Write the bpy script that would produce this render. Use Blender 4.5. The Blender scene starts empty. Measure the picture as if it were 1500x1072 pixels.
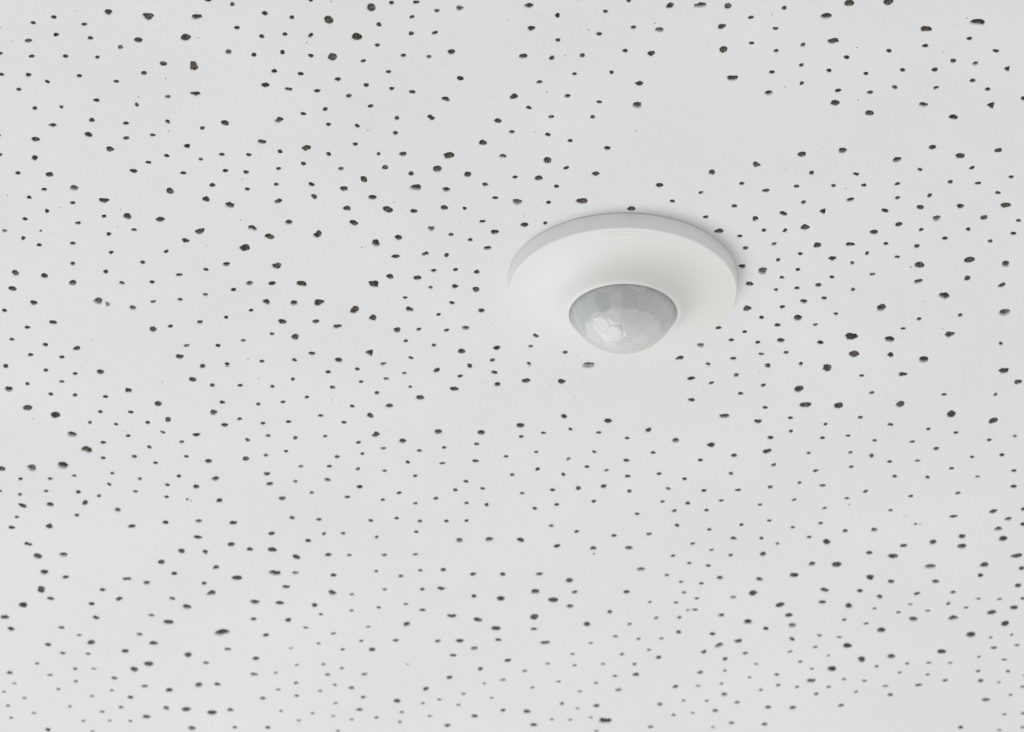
import bpy, bmesh, math, random
from mathutils import Vector, Matrix
from mathutils.geometry import delaunay_2d_cdt

S = bpy.context.scene
COL = S.collection
random.seed(11)

# ------------------------------------------------------------------ camera
CEIL = 2.4                       # ceiling height (m)
ELEV = math.radians(33.2)        # the camera looks up at the ceiling
DIST = 1.5
LENS = 151.0
F = Vector((0, math.cos(ELEV), math.sin(ELEV)))
U = Vector((0, -math.sin(ELEV), math.cos(ELEV)))
R = Vector((1, 0, 0))
CAM = Vector((0, 0, CEIL)) - DIST * F
cd = bpy.data.cameras.new('camera')
cd.lens = LENS
cd.sensor_width = 36.0
cd.clip_start = 0.01
cd.clip_end = 50
cd.dof.use_dof = True
cd.dof.focus_distance = 1.40
cd.dof.aperture_fstop = 29.0
co = bpy.data.objects.new('camera', cd)
COL.objects.link(co)
co.matrix_world = Matrix.Translation(CAM) @ Matrix((R, U, -F)).transposed().to_4x4()
S.camera = co

# ------------------------------------------------------------------ light
w = bpy.data.worlds.new('World')
S.world = w
w.use_nodes = True
bg = w.node_tree.nodes['Background']
bg.inputs[0].default_value = (1.0, 0.974, 0.935, 1)
bg.inputs[1].default_value = 0.59

ld = bpy.data.lights.new('window_light', 'AREA')      # low bright window / floor beyond, far left
ld.shape = 'RECTANGLE'
ld.size = 3.0
ld.size_y = 2.4
ld.energy = 48.0
ld.color = (0.95, 0.975, 1.0)
lo = bpy.data.objects.new('window_light', ld)
COL.objects.link(lo)
LDIR = Vector((-0.45, 0.38, -0.85)).normalized()
lo.location = Vector((0.04, 0.05, CEIL)) + LDIR * 3.2
lo.rotation_euler = LDIR.to_track_quat('Z', 'Y').to_euler()

S.view_settings.view_transform = 'Standard'
S.view_settings.look = 'None'
S.view_settings.gamma = 1.0
S.view_settings.use_curve_mapping = False
S.view_settings.exposure = 0.0
S.cycles.use_denoising = True
S.cycles.transparent_max_bounces = 24
S.cycles.max_bounces = 12

# ------------------------------------------------------------------ helpers
FPX = 1500 * LENS / 36.0


def hit(px, py):
    """ceiling point seen at a pixel of the 1500 x 1072 photograph, and its depth"""
    d = F + R * ((px - 750) / FPX) - U * ((py - 536) / FPX)
    t = (CEIL - CAM.z) / d.z
    p = CAM + d * t
    return p.x, p.y, t, d.normalized().z


def mat(name):
    m = bpy.data.materials.new(name)
    m.use_nodes = True
    nt = m.node_tree
    nt.nodes.clear()
    out = nt.nodes.new('ShaderNodeOutputMaterial')
    return m, nt, out


def N(nt, kind, **kw):
    n = nt.nodes.new(kind)
    for k, v in kw.items():
        if k in n.inputs:
            n.inputs[k].default_value = v
        else:
            setattr(n, k, v)
    return n


def ramp(nt, stops):
    r = nt.nodes.new('ShaderNodeValToRGB')
    e = r.color_ramp.elements
    while len(e) < len(stops):
        e.new(0.5)
    for k, (p, c) in enumerate(stops):
        e[k].position = p
        e[k].color = c
    return r


def add(name, verts, faces, material, parent=None, smooth=False):
    me = bpy.data.meshes.new(name)
    me.from_pydata([tuple(v) for v in verts], [], faces)
    me.materials.append(material)
    if smooth:
        for p in me.polygons:
            p.use_smooth = True
    me.update()
    o = bpy.data.objects.new(name, me)
    COL.objects.link(o)
    if parent:
        o.parent = parent
    return o


# ------------------------------------------------------------------ materials
# painted mineral-fibre ceiling board
M_PAINT, nt, out = mat('ceiling_paint')
tc = N(nt, 'ShaderNodeTexCoord')
p = N(nt, 'ShaderNodeBsdfPrincipled', Roughness=0.75)
p.inputs['Specular IOR Level'].default_value = 0.25
n1 = N(nt, 'ShaderNodeTexNoise', Scale=14.0, Detail=3.0)
n2 = N(nt, 'ShaderNodeTexNoise', Scale=420.0, Detail=4.0, Roughness=0.6)
mixn = N(nt, 'ShaderNodeMath', operation='MULTIPLY_ADD')
mixn.inputs[1].default_value = 0.35
cr = ramp(nt, [(0.35, (0.785, 0.795, 0.823, 1)), (0.95, (0.835, 0.845, 0.871, 1))])
b1 = N(nt, 'ShaderNodeTexNoise', Scale=900.0, Detail=3.0)
b2 = N(nt, 'ShaderNodeTexNoise', Scale=170.0, Detail=2.0)
bmp2 = N(nt, 'ShaderNodeBump', Strength=0.36, Distance=0.0010)
bmp = N(nt, 'ShaderNodeBump', Strength=0.5, Distance=0.0004)
for t in (n1, n2, b1, b2):
    nt.links.new(tc.outputs['Object'], t.inputs['Vector'])
nt.links.new(n2.outputs[0], mixn.inputs[0])
nt.links.new(n1.outputs[0], mixn.inputs[2])
nt.links.new(mixn.outputs[0], cr.inputs[0])
nt.links.new(cr.outputs[0], p.inputs['Base Color'])
nt.links.new(b2.outputs[0], bmp2.inputs['Height'])
nt.links.new(b1.outputs[0], bmp.inputs['Height'])
nt.links.new(bmp2.outputs[0], bmp.inputs['Normal'])
nt.links.new(bmp.outputs[0], p.inputs['Normal'])
nt.links.new(p.outputs[0], out.inputs[0])

# raw fibre inside the pinholes, with strands of paint that ran in
M_FIBRE, nt, out = mat('mineral_fibre')
tc = N(nt, 'ShaderNodeTexCoord')
p = N(nt, 'ShaderNodeBsdfPrincipled', Roughness=0.95)
p.inputs['Specular IOR Level'].default_value = 0.1
n1 = N(nt, 'ShaderNodeTexNoise', Scale=1100.0, Detail=3.0, Roughness=0.7)
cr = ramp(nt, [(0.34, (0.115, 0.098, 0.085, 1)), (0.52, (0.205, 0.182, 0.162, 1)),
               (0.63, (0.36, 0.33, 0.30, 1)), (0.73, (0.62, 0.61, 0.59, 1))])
nt.links.new(tc.outputs['Object'], n1.inputs['Vector'])
nt.links.new(n1.outputs[0], cr.inputs[0])
nt.links.new(cr.outputs[0], p.inputs['Base Color'])
nt.links.new(p.outputs[0], out.inputs[0])


def plastic(name, col, rough, spec=0.45, bump=0.03):
    m, nt, out = mat(name)
    tc = N(nt, 'ShaderNodeTexCoord')
    p = N(nt, 'ShaderNodeBsdfPrincipled', Roughness=rough)
    p.inputs['Specular IOR Level'].default_value = spec
    p.inputs['Base Color'].default_value = (*col, 1)
    n1 = N(nt, 'ShaderNodeTexNoise', Scale=1600.0, Detail=2.0)
    bm_ = N(nt, 'ShaderNodeBump', Strength=bump, Distance=0.0002)
    nt.links.new(tc.outputs['Object'], n1.inputs['Vector'])
    nt.links.new(n1.outputs[0], bm_.inputs['Height'])
    nt.links.new(bm_.outputs[0], p.inputs['Normal'])
    nt.links.new(p.outputs[0], out.inputs[0])
    return m


M_COVER = plastic('white_abs', (0.834, 0.829, 0.821), 0.42)
M_RING = plastic('white_abs_ring', (0.83, 0.828, 0.822), 0.34)
M_PLATE = plastic('base_plastic', (0.60, 0.58, 0.55), 0.6)
M_BODY = plastic('sensor_body', (0.84, 0.86, 0.865), 0.5)
M_CHIP = plastic('brown_chip', (0.24, 0.185, 0.13), 0.8)


def thin_fresnel(nt, f0):
    lw = N(nt, 'ShaderNodeLayerWeight', Blend=0.5)
    pw = N(nt, 'ShaderNodeMath', operation='POWER')
    pw.inputs[1].default_value = 5.0
    ma = N(nt, 'ShaderNodeMath', operation='MULTIPLY_ADD')
    ma.inputs[1].default_value = 1 - f0
    ma.inputs[2].default_value = f0
    nt.links.new(lw.outputs['Facing'], pw.inputs[0])
    nt.links.new(pw.outputs[0], ma.inputs[0])
    return ma


# milky lens plastic of the facets
def facet_plastic(name, c0, c1, clear):
    m, nt, out = mat(name)
    oi = N(nt, 'ShaderNodeObjectInfo')
    dif = N(nt, 'ShaderNodeBsdfDiffuse')
    trl = N(nt, 'ShaderNodeBsdfTranslucent')
    trn = N(nt, 'ShaderNodeBsdfTransparent')
    glo = N(nt, 'ShaderNodeBsdfGlossy', Roughness=0.09)
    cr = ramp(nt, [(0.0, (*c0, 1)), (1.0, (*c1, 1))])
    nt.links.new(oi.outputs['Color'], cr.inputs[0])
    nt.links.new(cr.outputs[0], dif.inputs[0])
    trl.inputs[0].default_value = (0.90, 0.92, 0.93, 1)
    trn.inputs[0].default_value = (0.90, 0.94, 0.95, 1)
    m1 = N(nt, 'ShaderNodeMixShader', Fac=0.15)
    m2 = N(nt, 'ShaderNodeMixShader', Fac=clear)
    m3 = N(nt, 'ShaderNodeMixShader')
    fr = thin_fresnel(nt, 0.10)
    nt.links.new(dif.outputs[0], m1.inputs[1])
    nt.links.new(trl.outputs[0], m1.inputs[2])
    nt.links.new(m1.outputs[0], m2.inputs[1])
    nt.links.new(trn.outputs[0], m2.inputs[2])
    nt.links.new(fr.outputs[0], m3.inputs[0])
    nt.links.new(m2.outputs[0], m3.inputs[1])
    nt.links.new(glo.outputs[0], m3.inputs[2])
    nt.links.new(m3.outputs[0], out.inputs[0])
    return m


M_FACET = facet_plastic('milky_lens_plastic', (0.80, 0.805, 0.805), (0.98, 0.98, 0.975), 0.05)
M_FACET_OUT = facet_plastic('shaded_lens_plastic', (0.63, 0.665, 0.675), (0.84, 0.865, 0.87), 0.12)  # outer facets: dim interior showing through is painted as a darker, bluer base

# smooth clear outer skin of the dome (thin sheet)
M_SKIN, nt, out = mat('clear_lens_skin')
trn = N(nt, 'ShaderNodeBsdfTransparent')
trn.inputs[0].default_value = (0.985, 0.992, 0.995, 1)
glo = N(nt, 'ShaderNodeBsdfGlossy', Roughness=0.05)
dif = N(nt, 'ShaderNodeBsdfDiffuse')
dif.inputs[0].default_value = (0.90, 0.92, 0.935, 1)
m1 = N(nt, 'ShaderNodeMixShader')
m2 = N(nt, 'ShaderNodeMixShader')
fr = thin_fresnel(nt, 0.04)
lw = N(nt, 'ShaderNodeLayerWeight', Blend=0.40)      # longer path through the skin at its edge
mul = N(nt, 'ShaderNodeMath', operation='MULTIPLY_ADD')
mul.inputs[1].default_value = 0.55
mul.inputs[2].default_value = 0.06
nt.links.new(lw.outputs['Facing'], mul.inputs[0])
nt.links.new(mul.outputs[0], m1.inputs[0])
nt.links.new(trn.outputs[0], m1.inputs[1])
nt.links.new(dif.outputs[0], m1.inputs[2])
nt.links.new(fr.outputs[0], m2.inputs[0])
nt.links.new(m1.outputs[0], m2.inputs[1])
nt.links.new(glo.outputs[0], m2.inputs[2])
nt.links.new(m2.outputs[0], out.inputs[0])

# ------------------------------------------------------------------ pinhole survey
# per 300 x 214 px field of the photograph, in fifths of a pixel: x y width height (s = shallow, painted over)
HOLES = {
 (0, 0): "243 171 44 24;394 129 46 26;617 182 44 26;795 93 60 40;1086 124 80 52;1440 127 62 44;411 258 46 28;209 302 50 30;662 283 42 26;882 349 42 36;1014 298 66 36;1361 279 78 50;5 395 32 22;233 416 46 24;481 416 44 28;714 423 36 32;1197 471 56 34;1421 489 76 56;1055 539 48 28;8 549 44 26;210 553 44 28;349 602 42 24;581 560 44 26;853 600 42 26;139 659 42 24;708 739 44 30;1230 713 44 28;1435 690 62 34;1003 771 36 26;257 797 42 26;451 787 34 24;387 921 56 30;673 884 50 28;923 907 46 26;1228 895 40 28;1482 942 36 28;-2 995 20 20;260 1025 62 36;648 991 60 36;925 1016 44 28;1119 994 44 22",
 (300, 0): "28 4 54 20;203 35 42 28;439 101 46 32;778 5 36 26;638 132 42 26;909 150 76 54;1217 59 78 52;1368 25 42 28;1277 184 44 30;1116 274 82 52;236 208 44 28;417 271 42 30;589 255 40 28;776 263 44 30;1264 335 42 26;174 384 52 34;359 406 42 28;569 387 46 28;777 412 42 28;937 421 72 64;1160 451 42 24;1455 411 42 28;509 525 46 30;703 545 48 28;975 585 48 30;1346 530 42 24;444 627 62 36;615 657 54 26;823 669 46 28;1184 628 46 28;1370 653 42 26;1055 707 46 28;881 804 42 28;1215 781 42 26;721 837 46 24;149 905 62 38;545 883 58 40;906 916 38 28;1118 925 38 28;1407 869 42 30;1397 979 42 28;420 1043 58 36;1103 1060 44 24",
 (600, 0): "48 20 50 26;201 82 44 24;368 64 58 38;876 45 68 34;18 128 42 26;186 244 44 28;12 250 42 30;1085 117 42 34;1436 88 40 26;891 212 60 34;1388 252 46 28;1087 297 42 26;307 384 60 36;143 420 40 26;833 415 60 38;1043 428 46 30;1266 410 42 30;371 578 54 36;1208 546 36 24;1481 534 38 26;952 605 46 26;20 677 54 24;266 729 60 34;766 711 64 38;1158 708 46 28;1389 751 40 26;874 792 46 26;159 866 56 36;647 889 58 34;1039 860 44 26;1341 860 40 26;749 971 44 26;1014 990 42 30;536 1050 60 40;1177 1035 40 24;1230 -8 40 24",
 (900, 0): "106 9 42 24;408 45 56 44;630 42 78 40;832 48 56 46;1244 64 44 28;1000 132 42 28;141 205 42 28;331 222 64 36 s;787 198 60 38;1179 213 38 28;1006 320 44 22;1382 333 44 28;79 377 46 26;271 396 56 40;797 367 68 46;1186 377 42 26;1371 481 38 28;1154 532 44 26;183 616 62 34;868 576 82 42;1373 613 36 28;1131 685 58 36;168 774 76 40;1075 -9 40 24;1460 -9 44 24",
 (1200, 0): "221 28 82 46;508 20 84 46;53 122 76 42;1163 166 96 44;782 217 80 44;107 304 74 44;1101 286 48 26;778 340 46 28;513 376 44 28;1296 377 46 28;201 423 46 28;982 450 46 34;1145 469 48 28;1379 508 46 40 t;73 521 40 28;344 543 42 26;611 516 42 28;846 514 48 32;1125 595 44 30;555 642 42 28;856 647 42 26;1236 658 42 26;139 667 52 28;375 681 50 24;1496 726 40 30;116 758 70 42;1260 776 58 48 t;764 770 62 36;368 833 68 38;984 862 62 38",
 (0, 214): "4 67 30 24;255 91 56 34;804 26 62 36;1371 4 54 30;1222 76 40 26;1471 100 34 24;1087 123 42 26;132 201 40 26;363 213 60 36;978 186 58 32;1342 202 44 26;323 322 44 24;543 311 64 40;1244 333 64 42;214 380 36 24;534 419 44 24;763 402 72 36;345 481 42 26;761 519 38 24;933 519 66 40;1174 541 62 38;183 538 40 26;573 568 42 26;34 624 40 24;299 624 22 20;797 649 44 24;982 618 40 24;1465 630 66 46;171 678 38 28;287 729 40 24;534 717 44 24;1360 696 54 34;815 783 40 24;1217 776 40 26;533 865 40 28;1046 856 46 24;777 924 42 28;113 933 62 34;325 954 58 34;1312 947 48 24;533 1006 62 36;893 1007 40 26;1115 1000 40 26;91 1048 60 36",
 (300, 214): "126 65 42 26;323 69 42 26;552 43 42 28;744 19 66 40;908 63 40 32;1274 60 36 24;1453 63 58 34;724 133 42 28;541 170 38 24;999 170 50 24;1322 160 56 30;150 185 46 24;303 196 44 28;1166 248 58 42;57 290 48 30;525 285 40 24;782 285 46 30;1020 317 60 36;312 320 40 24;803 375 50 32;10 394 60 36;1228 381 66 34;539 407 54 38;184 436 62 48;1042 461 60 36;1341 469 78 46;616 562 56 34;1093 566 66 38;350 604 60 36;828 652 68 44;475 667 70 40;1421 675 60 34;1253 716 70 42;292 750 80 52;1399 812 60 30;159 870 54 32;528 881 68 44;8 908 44 24;1357 960 58 34;329 1009 54 32;493 1009 54 32;710 1012 78 38;1239 1015 80 48;211 1056 46 24",
 (600, 214): "287 74 84 46;684 78 58 26;1010 109 64 44;1449 20 50 30;205 172 78 42;12 206 46 32;1148 164 44 26;427 212 60 38;1364 207 54 34;773 232 38 26;945 239 64 34;554 286 46 28;1077 299 42 24;48 308 84 42;269 322 60 32;627 383 48 22;788 413 64 52 s;1019 417 40 26;1264 408 74 48;254 456 62 34;404 460 36 22;31 480 56 30;533 556 46 22;841 581 58 34;995 569 40 22;160 607 54 34;305 652 42 24;625 634 60 34;444 691 38 26;571 751 56 30;115 793 48 32;272 804 46 26;178 916 42 26;337 909 38 26;493 926 50 28;59 970 56 36;155 1040 36 22;332 1032 56 26;488 1055 54 40",
 (900, 214): "1375 65 62 42;1039 139 60 36;714 197 54 36;1445 200 42 28;332 291 58 34;934 279 42 26;1109 330 54 28;1335 299 42 26;635 345 38 24;425 407 40 24;879 443 44 26;1386 416 42 26;124 464 62 34;1238 498 54 34;670 524 42 24;1033 536 52 34;768 628 64 38;1095 620 40 24;1251 622 36 28;1398 600 68 40;919 664 44 24;1170 721 42 24;960 751 42 28;1361 793 38 24;1200 837 36 28;1488 731 60 40;933 887 58 32;1086 918 76 44;1344 908 42 22;1227 967 36 22;990 1013 58 30;1184 1055 34 22;1338 1044 38 24;1493 1022 46 34",
 (1200, 214): "172 37 66 40;571 103 64 40;831 14 56 36;1035 76 76 36;1312 35 54 38;740 176 38 26;1120 163 42 26;271 209 42 26;1407 231 42 24;106 294 36 24;328 291 42 24;573 281 42 24;961 267 42 26;1163 276 42 26;1309 346 40 26;229 397 56 30;575 384 42 26;809 365 42 26;28 482 50 42 t;483 477 56 28;742 453 58 34;1036 444 56 36;1366 438 76 40;862 533 58 42;1209 528 58 34;1460 550 40 24;584 577 54 34;401 634 62 34;747 616 42 22;1092 614 40 26;921 680 46 24;1423 644 46 24;228 723 60 32;1254 700 40 24;490 719 38 24;716 737 46 26;352 789 38 24;98 827 62 30;572 816 40 22;243 859 36 24;735 876 76 48;672 890 16 14;1103 838 84 44;1367 868 68 40;389 942 36 30;93 964 38 24;1086 972 54 32;728 995 60 32;1340 1023 54 34;249 1054 36 28",
 (0, 428): "247 82 56 34;33 139 42 24;720 69 70 44 s;974 118 50 34;1123 74 42 22;1320 58 40 24;388 226 58 30;200 262 42 26;1123 275 60 36;1249 254 40 26;1465 223 46 28;86 350 38 24;333 389 42 26;564 416 52 34;1367 396 42 26;224 463 42 24;454 480 38 26;1317 477 58 36;43 541 40 24;336 568 38 28;552 594 40 22;735 581 56 36;1484 542 42 24;202 668 36 28;453 651 38 22;1412 636 56 36;66 708 64 36;372 743 40 24;551 751 38 24;772 762 40 24;941 716 56 32;1159 814 56 38;203 845 68 42;408 897 74 48;736 873 38 22;958 875 38 26;660 951 34 26;851 964 32 24;1083 951 40 24;1231 930 52 36;528 1038 72 34;939 1049 38 22;1193 1023 36 22;1440 1042 56 28",
 (300, 428): "5 22 46 22;452 75 58 34;654 84 60 34;834 81 76 46;1098 134 70 50;1468 45 36 22;340 137 38 22;156 188 38 22;568 220 60 36;815 219 52 32;1232 192 58 40;1498 130 54 36;971 255 64 30;1409 281 54 40;493 309 38 22;664 332 60 42;282 358 38 22;97 395 44 24;1473 361 38 22;785 454 50 28;657 500 36 26;1209 448 60 42 t;419 511 36 24;982 502 56 34;165 531 40 26;1307 528 40 24;905 581 38 26;1117 559 38 24;1462 590 36 20;646 635 36 26;1329 631 44 22;56 678 40 24;260 680 38 24;496 688 36 26;936 695 48 22;1144 653 36 22;1261 735 40 28;748 766 36 22;128 803 42 26;573 802 36 24;393 817 36 22;1352 829 52 32;1080 832 36 24;65 878 56 36;850 901 44 20;1211 900 54 32;256 925 42 22;615 946 38 24;427 957 38 22;146 970 54 28;1020 951 42 22;465 1048 38 22;664 1064 38 26;882 1052 36 20;1254 1040 60 36",
 (600, 428): "311 82 42 24;527 139 54 30;212 168 36 22;68 277 44 22;272 283 40 24;411 266 56 30;929 320 50 38;179 393 36 24;888 401 38 22;381 437 60 34;641 411 56 30;10 485 36 22;1141 445 38 34;607 502 40 26;441 540 40 24;875 528 36 22;1312 536 84 30;201 568 52 32;370 611 38 26;622 585 46 28;643 672 50 30;853 646 60 34;1114 652 62 32;326 705 62 34;5 690 30 24;76 769 60 36;1131 906 48 34;1454 940 62 34;211 1020 60 34;810 973 60 34;1179 1001 38 22;527 1025 58 34;981 1028 38 20;1386 1025 44 20;819 1055 40 22",
 (900, 428): "1388 71 58 30;973 124 64 40;1230 112 38 28;1345 193 68 40;1078 190 38 26;1472 243 38 22;1196 246 48 26;764 265 40 28;954 294 38 22;857 355 40 24;1051 371 40 24;632 393 54 30;1219 358 60 32;482 486 56 32;1076 457 42 20;1259 446 38 26;871 490 46 24;687 529 38 22;1124 539 46 24;1366 528 38 22;893 604 40 28;563 629 60 28;712 662 38 24;1091 678 40 26;924 739 40 28;565 786 52 28;1352 707 74 48;1104 842 40 24;1402 823 74 46;806 904 72 36;1052 944 52 34;1290 918 40 22;249 1007 50 30;1294 1015 36 22;1144 1062 48 26;94 1066 38 20",
 (1200, 428): "37 48 46 22;919 31 76 48;457 118 78 44;123 163 38 22;1033 173 38 26;1360 153 86 46;733 201 42 24;617 270 40 20;237 329 88 54;517 349 68 46;957 314 76 42;8 373 52 28;1330 380 34 24;257 458 80 46;524 464 54 30;766 497 80 42;59 556 74 42;311 608 38 20;612 598 62 30;1354 572 74 42;1458 654 58 34;386 734 40 24;916 747 42 22;1292 747 36 20;141 828 72 44;597 818 76 48;967 891 72 48;1277 939 70 44;302 915 42 24;47 963 32 22;521 966 42 22;801 999 36 20;211 1048 36 20;1001 1026 40 20;25 1064 40 22;1434 1051 36 20;564 788 14 12",
 (0, 642): "757 28 48 22;636 80 74 48;1332 24 38 24;1095 62 38 22;984 131 48 22;757 140 40 22;1366 131 40 22;1141 177 38 22;10 220 60 36;235 215 74 40;462 196 76 48;544 271 34 20;823 253 34 20;151 295 38 22;368 294 40 22;1025 294 36 20;1311 274 38 24;1227 338 36 22;801 334 34 22;1436 351 50 30;4 383 26 20;338 384 36 20;147 409 34 22;574 391 44 24;993 386 38 20;726 419 34 22;1221 426 36 20;1372 445 30 28 s;1400 454 14 14;167 490 54 34;368 483 54 32;624 470 52 32;863 522 48 34 s;564 561 40 22;123 573 34 20;86 651 50 26;361 642 58 32;966 642 52 30;1215 614 50 28;1457 603 50 28;1450 722 54 28;206 772 54 28;277 862 64 40;466 850 62 30;1330 824 54 32;1183 903 52 38;325 978 64 34;1277 988 48 28;481 1014 50 26;930 1027 56 28;1075 1056 50 28",
 (300, 642): "29 165 54 30;313 8 38 22;1126 27 40 22;1449 17 56 32;595 92 36 20;1308 71 42 20;448 121 34 24;302 146 52 38;1155 110 32 28;971 133 40 24;704 203 38 20;912 202 40 22;1487 173 40 22;1121 221 36 22;1318 235 38 18;455 257 50 26;79 293 54 34;478 331 52 28;664 313 36 22;900 301 44 28 s;1134 353 44 30;784 396 34 20;1046 428 46 20;1423 397 38 24;1304 448 38 18;108 453 52 28;568 438 54 30;640 580 40 34;837 592 40 22;1216 600 40 22;1405 583 38 20;208 616 56 30;490 694 50 28;873 696 36 20;1014 693 36 20;1260 721 34 20;757 747 46 28;194 775 60 28;329 809 50 28;494 812 66 36;671 866 58 32;903 850 50 26;1060 853 34 20;1316 853 46 20;4 830 46 28;83 942 48 32;237 1020 78 36;515 984 78 40;665 983 50 26;943 999 44 26;1256 971 30 22;1437 1007 40 20;-4 1060 44 24",
 (600, 642): "72 88 40 22;254 65 36 20;492 39 38 22;929 97 34 20;1353 97 36 20;708 130 36 20;1163 148 36 22;482 163 46 26;242 180 40 20;937 223 40 24;1300 206 38 22;1443 232 36 20;42 273 40 20;752 265 38 22;1128 262 40 22;413 313 40 22;535 365 40 20;1237 363 44 28;1421 348 46 30;335 376 40 22;1048 376 42 22;825 399 38 20;193 438 38 24;43 473 34 20;418 471 36 20;564 484 36 26;1350 459 40 22;1078 483 40 22;918 510 38 22;76 604 38 22;271 604 40 20;417 600 36 20;1039 638 40 20;49 682 36 20;1224 680 40 20;1497 710 42 22;366 745 56 30;584 738 54 34;814 742 56 30;1079 786 48 30;1346 803 48 28;43 848 38 20;80 965 38 20;248 961 46 26;464 992 48 26;682 993 46 28;952 992 54 24;1172 1039 58 32;1352 842 18 16",
 (900, 642): "450 13 58 32;708 45 60 34;284 102 42 20;1119 92 62 36;88 159 46 24;630 157 40 22;878 123 50 28;1423 105 36 18;1167 193 38 24;1475 235 42 22;98 274 42 24;328 257 38 22;854 256 40 22;515 294 38 22;1357 323 34 20;1143 355 40 24;110 385 42 24;394 366 38 22;656 380 42 22;906 376 42 22;1317 447 34 20;354 460 36 20;539 473 40 24;782 453 38 20;1067 484 36 20;440 528 38 24;676 524 38 20;166 551 38 20;1135 600 38 18;460 634 36 24;931 630 38 20;1307 649 36 18;696 665 36 20;254 699 38 24;1427 721 38 20;873 730 50 24;1078 729 38 20;574 769 38 20;1195 769 32 22;107 801 58 28;713 815 34 20;851 853 36 20;1089 846 52 30;430 858 36 20;549 912 38 20;688 930 36 22;1448 917 54 28;195 957 56 30;383 999 34 18;773 1020 52 26;1062 1029 48 28;1318 1001 72 32;490 1049 34 18;638 1060 40 18",
 (1200, 642): "405 13 38 18;681 22 40 20;1246 9 40 20;858 74 46 28;229 101 38 18;384 124 42 26;1121 134 36 18;1339 119 42 24;518 168 40 20;722 162 40 20;236 207 40 20;971 218 40 20;1427 235 44 20;554 275 40 22;795 284 38 22;1160 278 36 18;26 343 44 22;1425 350 46 34;341 386 40 24;1017 398 40 22;673 421 38 20;204 437 40 18;222 482 14 12;40 508 36 18;523 525 38 16;1275 533 56 30;1498 517 44 28;984 569 54 24;1386 588 50 30;10 619 38 20;706 625 42 28;738 627 18 14;1493 627 44 28;191 676 42 24;404 667 52 28;1313 661 60 28;1048 716 56 30;55 756 60 40;836 758 54 34;1348 732 66 38;619 784 60 24;1046 789 74 36;368 836 52 26;541 861 72 36;1448 859 74 36;130 923 72 42;815 936 80 32;1211 923 66 34;1484 950 50 28;376 1015 66 34;1182 1002 46 28;528 1047 54 26;855 1046 52 28;1458 1076 50 36",
 (0, 856): "303 35 68 42;752 38 46 24;371 101 56 24;873 104 52 28;171 148 70 36;671 140 50 26;1262 101 46 22;1370 162 64 34;36 237 58 34;704 241 50 28;1111 224 48 22;1234 274 76 34;82 324 52 28;451 314 46 22;581 369 32 18;1023 363 42 24;668 422 58 34;1124 428 64 30;353 438 50 26;460 501 44 20;647 506 38 18;918 487 58 28;1379 513 58 34;272 577 36 16;551 615 36 18;689 615 34 14;1090 580 68 38;985 619 58 34;71 645 48 24;367 661 36 18;107 722 32 14;838 684 46 24;555 707 32 18;1060 743 48 24;1458 735 62 32;429 764 32 16;30 784 32 14;819 772 32 16;1239 772 58 28;180 829 32 16;676 815 36 16;956 824 44 24;60 885 34 16;512 891 32 16;886 897 40 20;1218 904 54 26 s;1365 913 64 34;249 940 32 16;749 930 40 16;82 974 28 18;612 997 32 16;806 995 30 16;955 998 32 16;1072 967 62 26;352 1062 44 26;1407 1053 60 30;680 1074 36 16",
 (300, 856): "51 61 70 34;595 15 60 20;935 59 58 36;1078 70 36 16;1319 34 34 18;369 127 76 30;550 134 66 24;806 150 52 26;1075 189 30 18;1274 166 34 18;1474 142 36 16;357 252 46 24;611 258 52 28;850 216 34 18;1198 308 32 14;1480 289 54 30;740 314 38 16;128 349 106 38;449 368 48 26;943 357 36 18;1148 411 36 16;1399 407 46 22;833 430 36 16;168 472 50 22;631 464 32 14;1010 473 36 16;1227 475 52 28;10 572 46 20;374 540 54 26;674 588 34 12;870 582 34 16;1005 611 34 16;1483 581 20 10;362 656 52 24;520 645 30 16;899 659 36 20;1171 655 44 20;93 728 46 24;669 719 40 16;954 733 34 16;1076 756 48 20;537 767 34 16;846 778 34 16;673 813 38 16;1161 824 42 20;426 832 44 22;959 867 30 16;1408 850 50 34;1134 914 46 24;54 937 72 34;187 917 50 24;559 925 28 16;790 941 28 18;1442 933 34 16;941 962 36 14;690 994 34 16;1078 986 34 14;1258 972 32 18;1430 1005 34 16;220 1045 40 20;463 1046 44 20;975 1070 34 14",
 (600, 856): "93 33 40 20;231 27 54 26;922 50 66 36;1210 54 44 22;472 82 46 24;670 102 62 34;1054 111 80 36;1176 158 54 28;96 185 48 22;1467 200 44 24;311 228 56 32;914 237 66 40;500 256 64 32;633 319 76 32;1302 288 52 32;910 324 50 20;650 404 46 24;206 412 46 20;369 411 58 30;996 424 70 24;1328 428 34 16;1508 378 38 18;474 466 52 28;319 517 50 22;1193 508 34 18;720 554 56 24;1012 578 34 16;1209 590 34 16;1416 580 36 16;520 617 46 24;844 631 38 16;293 679 46 26;1505 668 40 14;685 697 44 20;548 722 30 14;1091 709 38 16;1365 719 32 16;119 762 46 28;900 752 30 16;1247 781 36 14;395 799 32 16;602 828 28 14;218 841 34 14;97 868 32 16;1117 871 36 20;359 880 34 16;1369 886 48 24;1231 904 32 12;686 919 44 22;862 928 56 26;148 962 34 16;477 962 50 22;1327 972 32 14;1042 986 36 14;1176 989 34 14;1434 996 98 34;277 1030 48 22;911 1026 50 24;1370 1070 32 14",
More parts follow.
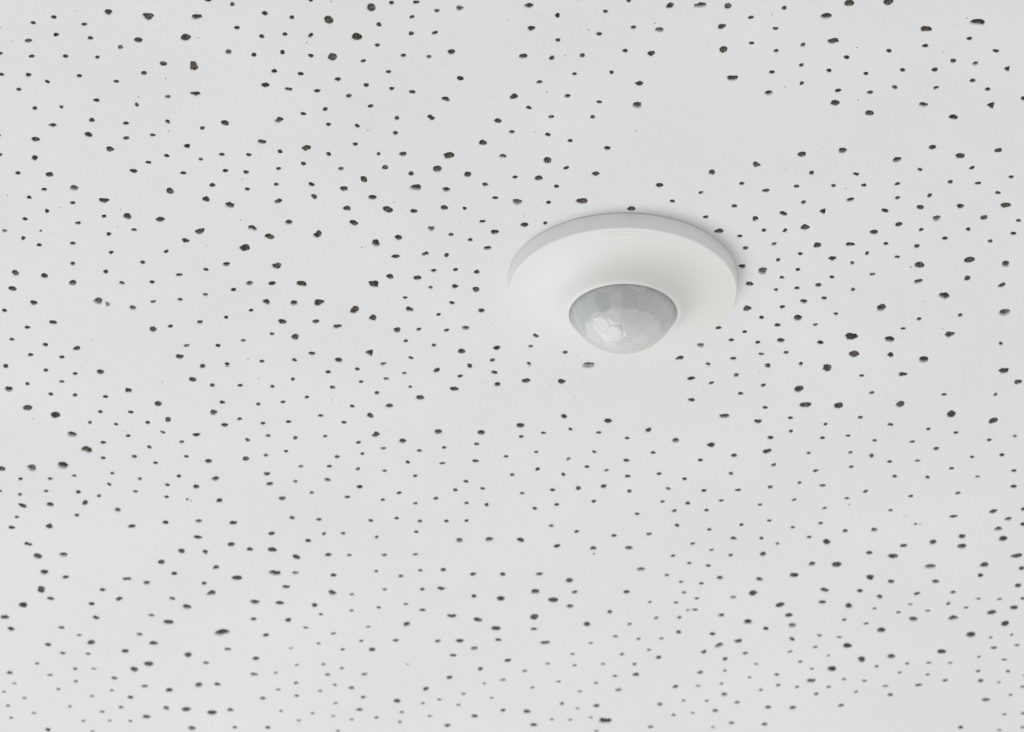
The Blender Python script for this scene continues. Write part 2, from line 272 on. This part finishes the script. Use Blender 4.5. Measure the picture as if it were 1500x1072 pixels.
 (900, 856): "90 53 52 24;512 57 34 20;1016 62 68 36;605 100 38 16;873 91 50 22;262 126 34 16;453 131 36 18;538 185 38 24;590 183 54 24;1214 148 64 38;477 239 36 18;784 223 46 26;307 243 34 20;1278 222 56 30;112 288 34 16;980 271 66 34;1304 297 56 32 s;470 347 46 24;1109 320 50 22;177 396 34 18;345 394 36 16;720 361 48 24;910 412 58 30;1302 398 44 26;767 444 62 32;253 477 34 16;657 492 44 26;1287 489 34 16;1472 456 36 18;57 510 40 18;960 502 44 22;325 532 46 24;811 544 46 22;149 582 34 20;1040 581 34 16;1363 564 36 18;1446 616 34 14;629 643 46 26;809 628 30 18;160 658 54 24;991 679 34 16;1190 658 38 18;1441 703 58 32;785 724 32 16;614 741 32 16;449 746 48 22;1201 735 36 20;1338 749 36 16;32 770 50 22;1074 770 36 16;806 803 48 26;1477 799 34 26;677 850 32 16;507 848 34 14;900 862 46 20;334 876 44 22;1126 898 48 24;1307 901 52 24;740 923 48 22;434 954 34 16;574 939 32 14;859 1012 44 20;1101 1021 46 26;265 1041 40 18;723 1043 36 14",
 (1200, 856): "40 38 56 30;298 44 46 26;717 65 48 24;982 55 42 24;23 127 56 26;443 88 48 28;1166 102 36 14;1321 105 38 16;1492 101 40 18;217 153 54 34;669 144 36 16;946 137 34 20;1428 168 64 30;406 174 36 16;1075 167 36 16;581 202 36 18;795 190 40 16;1264 203 68 32;690 251 66 34;983 243 66 36;184 256 38 18;345 284 40 18;1363 285 66 36;455 332 64 38;1112 367 72 40;1410 367 34 16;1257 387 32 16;3 371 36 18;149 384 42 16;207 446 68 36;1449 443 40 18;1281 461 50 20;896 489 72 32;68 519 30 14;529 525 66 32;1171 528 32 16;1356 549 40 16;312 547 66 36;645 577 38 16;803 571 38 16;959 573 38 16;422 597 32 20;94 617 70 36;1165 632 38 18;1384 633 36 20;590 643 36 14;795 658 34 16;1500 664 22 12;181 692 34 16;333 704 38 16;923 700 44 20;1183 704 48 26;1317 714 32 14;71 748 36 18;484 742 40 14;729 734 50 22;1490 747 36 18;270 784 34 16;520 806 40 24;1401 807 36 14;1222 844 62 26;160 883 48 22;1357 949 32 16;1494 942 34 18;1038 1045 44 22;1321 1064 36 14;1490 1044 36 16",
}
# dust-sized pricks, photograph pixels: x y
PRICKS = [(1, 41), (243, 116), (117, 202), (247, 193), (203, 143), (485, 3), (490, 190), (521, 194), (539, 192),
          (614, 171), (783, 194), (959, 35), (1306, 502), (355, 263), (569, 316), (530, 363), (673, 328), (721, 475),
          (707, 559), (806, 564), (842, 581), (807, 615), (1030, 566), (1422, 587), (1431, 406), (11, 287),
          (172, 333), (205, 310), (238, 559), (653, 406), (777, 335), (767, 317), (785, 324), (779, 295),
          (822, 511), (846, 521), (985, 521), (855, 557), (1244, 789), (1327, 755), (460, 212), (452, 46), (1257, 147)]
_r = random.Random(77)
PRICKS += [(_r.uniform(5, 1495), _r.uniform(5, 640)) for _ in range(70)]


def blob(a, b, ang, n, rough, rng):
    """uneven closed outline of radius about a (x) by b (y)"""
    ph = [rng.uniform(0, 6.283) for _ in range(5)]
    am = [rng.uniform(0, rough) / (k + 1) for k in range(5)]
    pts = []
    for i in range(n):
        t = 6.28318 * i / n
        r = 1 + sum(am[k] * math.sin((k + 2) * t + ph[k]) for k in range(5)) + rng.uniform(-.3, .3) * rough
        pts.append((a * r * math.cos(t), b * r * math.sin(t)))
    c, s = math.cos(ang), math.sin(ang)
    return [(x * c - y * s, x * s + y * c) for x, y in pts]


holes = []          # dicts: x, y, a, b, shallow, inframe
for (ox, oy), txt in HOLES.items():
    for item in txt.split(';'):
        f = item.split()
        zx, zy, zw, zh = map(float, f[:4])
        X, Y, dep, sn = hit(ox + zx / 5, oy + zy / 5)
        k = dep / FPX / 5
        blur = 0.0 + 0.5 * max(0.0, (oy + zy / 5 - 500) / 570)
        a = max(zw - blur, 9) * k / 2
        b = max(zh - blur, 7) * k / sn / 2
        b = min(max(b * 1.04, a * 0.80), a * 1.30)
        holes.append(dict(x=X, y=Y, a=a, b=b, s='s' in f[4:] or (len(holes) * 37 + 50) % 101 < 4, t='t' in f[4:], f=True))
rng = random.Random(5)
for px, py in PRICKS:
    X, Y, dep, sn = hit(px, py)
    if any(math.hypot(h['x'] - X, h['y'] - Y) < 0.0035 for h in holes):
        continue
    r = rng.uniform(0.00014, 0.00028)
    holes.append(dict(x=X, y=Y, a=r, b=r * 1.1, s=False, f=True, tiny=True))

# the board goes on beyond the picture with the same kind of perforation
cell = {}


def key(x, y):
    return (int(math.floor(x / 0.012)), int(math.floor(y / 0.012)))


for h in holes:
    cell.setdefault(key(h['x'], h['y']), []).append(h)


def near(x, y):
    i, j = key(x, y)
    for u in (-1, 0, 1):
        for v in (-1, 0, 1):
            for h in cell.get((i + u, j + v), ()):
                yield h


def project(x, y):
    d = Vector((x, y, CEIL)) - CAM
    z = d.dot(F)
    return 750 + FPX * d.dot(R) / z, 536 - FPX * d.dot(U) / z


tries = 0
while tries < 5200:
    tries += 1
    x, y = rng.uniform(-0.33, 0.33), rng.uniform(-0.33, 0.42)
    px, py = project(x, y)
    if -8 < px < 1508 and -8 < py < 1080:
        continue
    if any(math.hypot(h['x'] - x, h['y'] - y) < 0.0078 for h in near(x, y)):
        continue
    a = rng.choice((0.00105, 0.0011, 0.00115, 0.0013, 0.0015, 0.0018)) * rng.uniform(.9, 1.1)
    h = dict(x=x, y=y, a=a, b=a * rng.uniform(.8, 1.1), s=False, f=False)
    holes.append(h)
    cell.setdefault(key(x, y), []).append(h)

# ------------------------------------------------------------------ ceiling board with real pinholes
LIP = 1.20
V2, E2 = [], []
B = [(-1.5, -1.3), (1.5, -1.3), (1.5, 1.9), (-1.5, 1.9)]
V2 += B
E2 += [(0, 1), (1, 2), (2, 3), (3, 0)]
owner = [-1] * 4
for hi, h in enumerate(holes):
    n = 6 if h.get('tiny') else (18 if h['a'] > 0.0013 else 12)
    if not h['f']:
        n = 8
    rough = 0.05 if h.get('tiny') else rng.uniform(0.10, 0.30)
    pts = blob(h['a'], h['b'], rng.uniform(-.25, .25), n, rough, rng)
    lim = min([math.hypot(q['x'] - h['x'], q['y'] - h['y']) * (h['a'] / (h['a'] + q['a']))
               for q in near(h['x'], h['y']) if q is not h] + [1.0]) * 0.97
    far = max(math.hypot(*q) for q in pts) * LIP
    if far > lim:
        pts = [(x * lim / far, y * lim / far) for x, y in pts]
    if h.get('t'):
        pts = []
        for i in range(n):
            t = 6.28318 * i / n
            k = 0.62 / max(math.cos(((t + 0.9) % 2.0944) - 1.0472), 0.5)
            pts.append((h['a'] * 1.15 * k * math.cos(t), h['b'] * 1.3 * k * math.sin(t)))
    h['pts'] = pts
    base = len(V2)
    for x, y in pts:
        V2.append((h['x'] + x * LIP, h['y'] + y * LIP))
        owner.append(hi)
    E2 += [(base + i, base + (i + 1) % n) for i in range(n)]
    h['base'] = base

cv, ce, cf, ov, oe, of = delaunay_2d_cdt([Vector(v) for v in V2], E2, [], 0, 1e-7)
src = [o[0] if len(o) else -1 for o in ov]


def inside(p, poly):
    c = False
    j = len(poly) - 1
    for i in range(len(poly)):
        if (poly[i][1] > p[1]) != (poly[j][1] > p[1]) and \
           p[0] < (poly[j][0] - poly[i][0]) * (p[1] - poly[i][1]) / (poly[j][1] - poly[i][1]) + poly[i][0]:
            c = not c
        j = i
    return c


verts = [(v.x, v.y, 0.0) for v in cv]
faces = []
new_of = {}
for i, o in enumerate(ov):
    for q in o:
        new_of[q] = i
for f in cf:
    own = {owner[src[i]] if src[i] >= 0 else -2 for i in f}
    if len(own) == 1:
        hi = own.pop()
        if hi >= 0:
            h = holes[hi]
            c = (sum(cv[i].x for i in f) / 3 - h['x'], sum(cv[i].y for i in f) / 3 - h['y'])
            if inside(c, [(x * LIP, y * LIP) for x, y in h['pts']]):
                continue
    a, b_, c_ = (cv[i] for i in f)
    if (b_ - a).cross(c_ - a) > 0:          # face down
        f = (f[0], f[2], f[1])
    faces.append(tuple(f))

pit_data = []
for h in holes:
    n = len(h['pts'])
    z1 = 0.00005 + h['a'] * rng.uniform(0.03, 0.10)
    z2 = z1 + h['a'] * (0.45 if h['s'] else rng.choice((rng.uniform(0.02, 0.12), rng.uniform(0.05, 0.42))))
    i0 = len(verts)
    cx = rng.uniform(-.06, .06) * h['a']
    for x, y in h['pts']:
        verts.append((h['x'] + x, h['y'] + y, z1))
    for x, y in h['pts']:
        j = rng.uniform(0.90, 1.0)
        verts.append((h['x'] + x * j + cx, h['y'] + y * j, z2 * rng.uniform(0.8, 1.2)))
    for i in range(n):
        k = (i + 1) % n
        o1, o2 = new_of[h['base'] + i], new_of[h['base'] + k]
        faces.append((o1, i0 + i, i0 + k, o2))
        faces.append((i0 + i, i0 + n + i, i0 + n + k, i0 + k))
    # fibre lining: starts where the paint ends, ragged bottom
    top = verts[i0 + n:i0 + 2 * n]
    dep = h['a'] * (0.35 if h['s'] else rng.uniform(0.75, 1.25)) + z2
    pv = [(x - h['x'], y - h['y'], z) for x, y, z in top]
    for j, (x, y) in enumerate(h['pts']):
        q = rng.uniform(0.72, 0.95)
        pv.append((x * q + cx, y * q, z2 + (dep - z2) * rng.uniform(0.4, 0.75)))
    for j, (x, y) in enumerate(h['pts']):
        q = rng.uniform(0.35, 0.6)
        pv.append((x * q + cx, y * q, dep * rng.uniform(0.75, 1.05)))
    pv.append((cx, 0, dep))
    pf = []
    for r in range(2):
        for i in range(n):
            k = (i + 1) % n
            pf.append((r * n + i, (r + 1) * n + i, (r + 1) * n + k, r * n + k))
    for i in range(n):
        pf.append((2 * n + i, 3 * n, 2 * n + (i + 1) % n))
    pit_data.append((h, pv, pf))

ceiling = add('ceiling', verts, faces, M_PAINT)
ceiling.location = (0, 0, CEIL)
ceiling['kind'] = 'structure'
ceiling['label'] = 'white painted mineral fibre ceiling board peppered with dark pinholes'

order = sorted((d for d in pit_data if d[0]['f']), key=lambda d: -d[0]['a'] * d[0]['b'])
single = {id(d[0]) for d in order[:290]}
rv, rf = [], []
for h, pv, pf in pit_data:
    if id(h) in single:
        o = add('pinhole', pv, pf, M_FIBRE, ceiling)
        o.location = (h['x'], h['y'], 0)
    else:
        k = len(rv)
        rv += [(x + h['x'], y + h['y'], z) for x, y, z in pv]
        rf += [tuple(i + k for i in f) for f in pf]
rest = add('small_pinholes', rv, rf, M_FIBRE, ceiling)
rest['kind'] = 'stuff'

# ------------------------------------------------------------------ motion sensor
MM = 0.000972
sx, sy, _, _ = hit(912, 409)
sensor = bpy.data.objects.new('motion_sensor', None)
sensor.empty_display_size = 0.02
COL.objects.link(sensor)
sensor.location = (sx, sy, CEIL)
sensor['label'] = 'round white plastic motion sensor with faceted clear lens dome on the pinholed ceiling'
sensor['category'] = 'motion sensor'


def lathe(name, prof, material, parent, n=160, close=False, smooth=True, sharp=None):
    """prof: (radius mm, mm below the ceiling)"""
    vs, fs = [], []
    for r, d in prof:
        for i in range(n):
            t = 6.283185307 * i / n
            vs.append((r * MM * math.cos(t), r * MM * math.sin(t), -d * MM))
    m = len(prof)
    for k in range(m if close else m - 1):
        k2 = (k + 1) % m
        for i in range(n):
            j = (i + 1) % n
            fs.append((k * n + i, k2 * n + i, k2 * n + j, k * n + j))
    o = add(name, vs, fs, material, parent, smooth)
    return o


def fillet(cx, cy, r, a0, a1, n=6):
    return [(cx + r * math.cos(math.radians(a0 + (a1 - a0) * i / n)),
             cy + r * math.sin(math.radians(a0 + (a1 - a0) * i / n))) for i in range(n + 1)]


lathe('back_plate', [(36.0, 0.02), (39.3, 0.02), (39.3, 0.25), (36.0, 0.25)], M_PLATE, sensor, close=True)

# cover: rim wall, rounded edge, face that sweeps up to the lens ring like a shallow trumpet
prof = [(38.2, 0.3), (39.75, 0.14), (39.95, 0.2), (40.0, 0.4), (39.85, 3.0), (39.7, 5.55)]
prof += fillet(39.15, 5.60, 0.55, 5, 78, 6)
ctrl = [(39.1, 6.16), (36.5, 6.50), (33.5, 7.00), (30.5, 7.72), (27.5, 8.75), (25.0, 10.05), (23.0, 11.55),
        (21.6, 13.0), (20.75, 13.9), (20.3, 14.42), (20.02, 14.62)]


def catmull(P, n=6):
    o = []
    for i in range(len(P) - 1):
        p0, p1, p2, p3 = P[max(i - 1, 0)], P[i], P[i + 1], P[min(i + 2, len(P) - 1)]
        for k in range(n):
            t = k / n
            o.append(tuple(0.5 * (2 * b + (c - a) * t + (2 * a - 5 * b + 4 * c - d) * t * t
                                  + (3 * b - a - 3 * c + d) * t ** 3) for a, b, c, d in zip(p0, p1, p2, p3)))
    o.append(P[-1])
    return o


prof += catmull(ctrl)
prof += [(19.9, 14.5), (19.9, 12.0)]
cover = lathe('cover', prof, M_COVER, sensor, n=200)

# raised lens ring round the dome
ring = [(20.15, 12.0), (20.17, 14.38), (20.1, 14.52), (19.9, 14.72), (19.6, 14.90), (19.3, 14.99), (19.02, 15.0), (18.8, 14.93),
        (18.66, 14.75), (18.62, 14.4), (18.6, 12.0)]
lathe('lens_ring', ring, M_RING, sensor, n=160)

# faint raised lettering strip near the rim of the cover (too worn to read)
vs, fs = [], []
lr = random.Random(3)
for row, (rr, dz) in enumerate(((37.6, 6.36), (35.9, 6.60))):
    a = -103.0
    while a < -77:
        wdt = lr.uniform(0.5, 1.1)
        if lr.random() < 0.8:
            k = len(vs)
            for da, dr in ((0, -.42), (wdt, -.42), (wdt, .42), (0, .42)):
                t = math.radians(a + da)
                for z in (dz - 0.15 - dr * .17, dz + 0.07 - dr * .17):
                    vs.append(((rr + dr) * MM * math.cos(t), (rr + dr) * MM * math.sin(t), -z * MM))
            q = [k, k + 2, k + 4, k + 6]
            fs.append(tuple(i + 1 for i in q))
            for i in range(4):
                i2 = (i + 1) % 4
                fs.append((q[i], q[i2], q[i2] + 1, q[i] + 1))
        a += wdt + lr.uniform(0.3, 0.8)
add('raised_mark', vs, fs, M_COVER, sensor)

# sensing body seen dimly through the lens
lathe('sensor_body', [(0.01, 9.0), (6.0, 9.0), (6.3, 8.7), (6.5, 5.0), (18.4, 4.8), (18.55, 12.5)], M_BODY, sensor, n=64)

# dome
RS, DS, OPEN = 19.85, 6.95, 14.55           # sphere radius, centre above the opening, depth of the opening
lens = []
for i in range(25):
    th = math.radians(71.5 * (1 - i / 24))
    lens.append((max(RS * math.sin(th), 0.01), OPEN - DS + RS * math.cos(th)))
dome = lathe('lens_dome', lens, M_SKIN, sensor, n=128)

# lenslets: one object per facet, cells of a Voronoi pattern on the sphere
seeds = []


def seed(th, az):
    t, a = math.radians(th), math.radians(az)
    return Vector((math.sin(t) * math.cos(a), math.sin(t) * math.sin(a), -math.cos(t)))


seeds.append(seed(0, 0))
for i in range(6):
    seeds.append(seed(17.5, -90 + 27.5 + 60 * i))
for i in range(12):
    seeds.append(seed(35 + (0.9 if i % 2 else -0.7), -90 + 12.5 + 30 * i))
for i in range(20):
    seeds.append(seed(53.5, -90 - 11 + 18 * i))
nreal = len(seeds)
for i in range(20):
    seeds.append(seed(73, -90 - 2 + 18 * i))
RF = RS - 0.85
fr_ = random.Random(21)
CZ = -(OPEN - DS)
for si in range(len(seeds)):
    c = seeds[si]
    ax = c.orthogonal().normalized()
    ay = c.cross(ax)
    poly = [(0.5 * math.cos(t), 0.5 * math.sin(t)) for t in (6.2831853 * k / 24 for k in range(24))]
    for sj, q in enumerate(seeds):
        if sj == si or q.dot(c) < 0.5:
            continue
        nrm = c - q                                   # points nearer to c: p.nrm > 0 with p = c + u ax + v ay
        A, Bc, Cc = nrm.dot(ax), nrm.dot(ay), nrm.dot(c)
        outp = []
        for k in range(len(poly)):
            P, Q = poly[k], poly[(k + 1) % len(poly)]
            dp, dq = A * P[0] + Bc * P[1] + Cc, A * Q[0] + Bc * Q[1] + Cc
            if dp >= 0:
                outp.append(P)
            if dp * dq < 0:
                t = dp / (dp - dq)
                outp.append((P[0] + (Q[0] - P[0]) * t, P[1] + (Q[1] - P[1]) * t))
        poly = outp
    # rounded cell, gently crowned, with its own slight tilt
    tilt = Vector((fr_.uniform(-1, 1), fr_.uniform(-1, 1)))
    dense = []
    for k in range(len(poly)):
        P, Q = poly[k], poly[(k + 1) % len(poly)]
        m = max(1, int(math.hypot(P[0] - Q[0], P[1] - Q[1]) / 0.06))
        dense += [(P[0] + (Q[0] - P[0]) * t / m, P[1] + (Q[1] - P[1]) * t / m) for t in range(m)]
    dense = [q for k, q in enumerate(dense) if math.hypot(q[0] - dense[k - 1][0], q[1] - dense[k - 1][1]) > 0.004]
    vs, fs = [], []
    n = len(dense)
    edge = [(c + ax * u + ay * v).normalized() * RF for (u, v) in dense]
    mid = Vector((0, 0, 0))
    for e in edge:
        mid += e / n
    crown = fr_.uniform(0.05, 0.12)
    for lev, sc in enumerate((1.0, 0.94, 0.62, 0.30)):
        for k in range(n):
            pnt = mid + (edge[k] - mid) * sc + c * crown * (1 - sc ** 2)
            if lev == 0:
                pnt = pnt - pnt.normalized() * 0.11    # moulded groove between lenslets
            pnt = pnt + c * 0.14 * (tilt.x * pnt.dot(ax) + tilt.y * pnt.dot(ay)) * (1 - sc)
            vs.append((pnt.x * MM, pnt.y * MM, (CZ + pnt.z) * MM))
    d = mid + c * crown
    vs.append((d.x * MM, d.y * MM, (CZ + d.z) * MM))
    for lev in range(3):
        for k in range(n):
            k2 = (k + 1) % n
            fs.append((lev * n + k, lev * n + k2, (lev + 1) * n + k2, (lev + 1) * n + k))
    for k in range(n):
        fs.append((3 * n + k, 3 * n + (k + 1) % n, 4 * n))
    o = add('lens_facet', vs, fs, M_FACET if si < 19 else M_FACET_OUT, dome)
    tone = min(1.0, max(0.0, (0.18, 0.80, 0.45)[(si * 2 + si // 7) % 3] + fr_.uniform(-0.18, 0.18)))  # alternating base lightness, painted in place of uneven reflections between facets
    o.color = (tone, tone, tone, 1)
    for pidx, pl in enumerate(o.data.polygons):
        pl.use_smooth = pidx >= n

# ------------------------------------------------------------------ loose chip hanging from the worn pinhole on the left
cx, cy, _, _ = hit(157.3, 445)
q = [(-.55, -.9, 0), (.65, -.1, .15), (.95, .35, .5), (.1, .5, .35), (-.55, 1.0, 0)]
vs = [(x * .0009, y * .0012, -.0001 - z * .0009) for x, y, z in q] + [(x * .0009, y * .0012, .00012 - z * .0009) for x, y, z in q]
fs = [(0, 1, 2, 3, 4), (9, 8, 7, 6, 5)] + [(i, (i + 1) % 5, (i + 1) % 5 + 5, i + 5) for i in range(5)]
chip = add('paint_chip', vs, fs, M_CHIP)
chip.location = (cx, cy, CEIL - 0.0002)
chip['label'] = 'tiny brown paint chip hanging beside the worn shallow pinhole'
chip['category'] = 'paint chip'
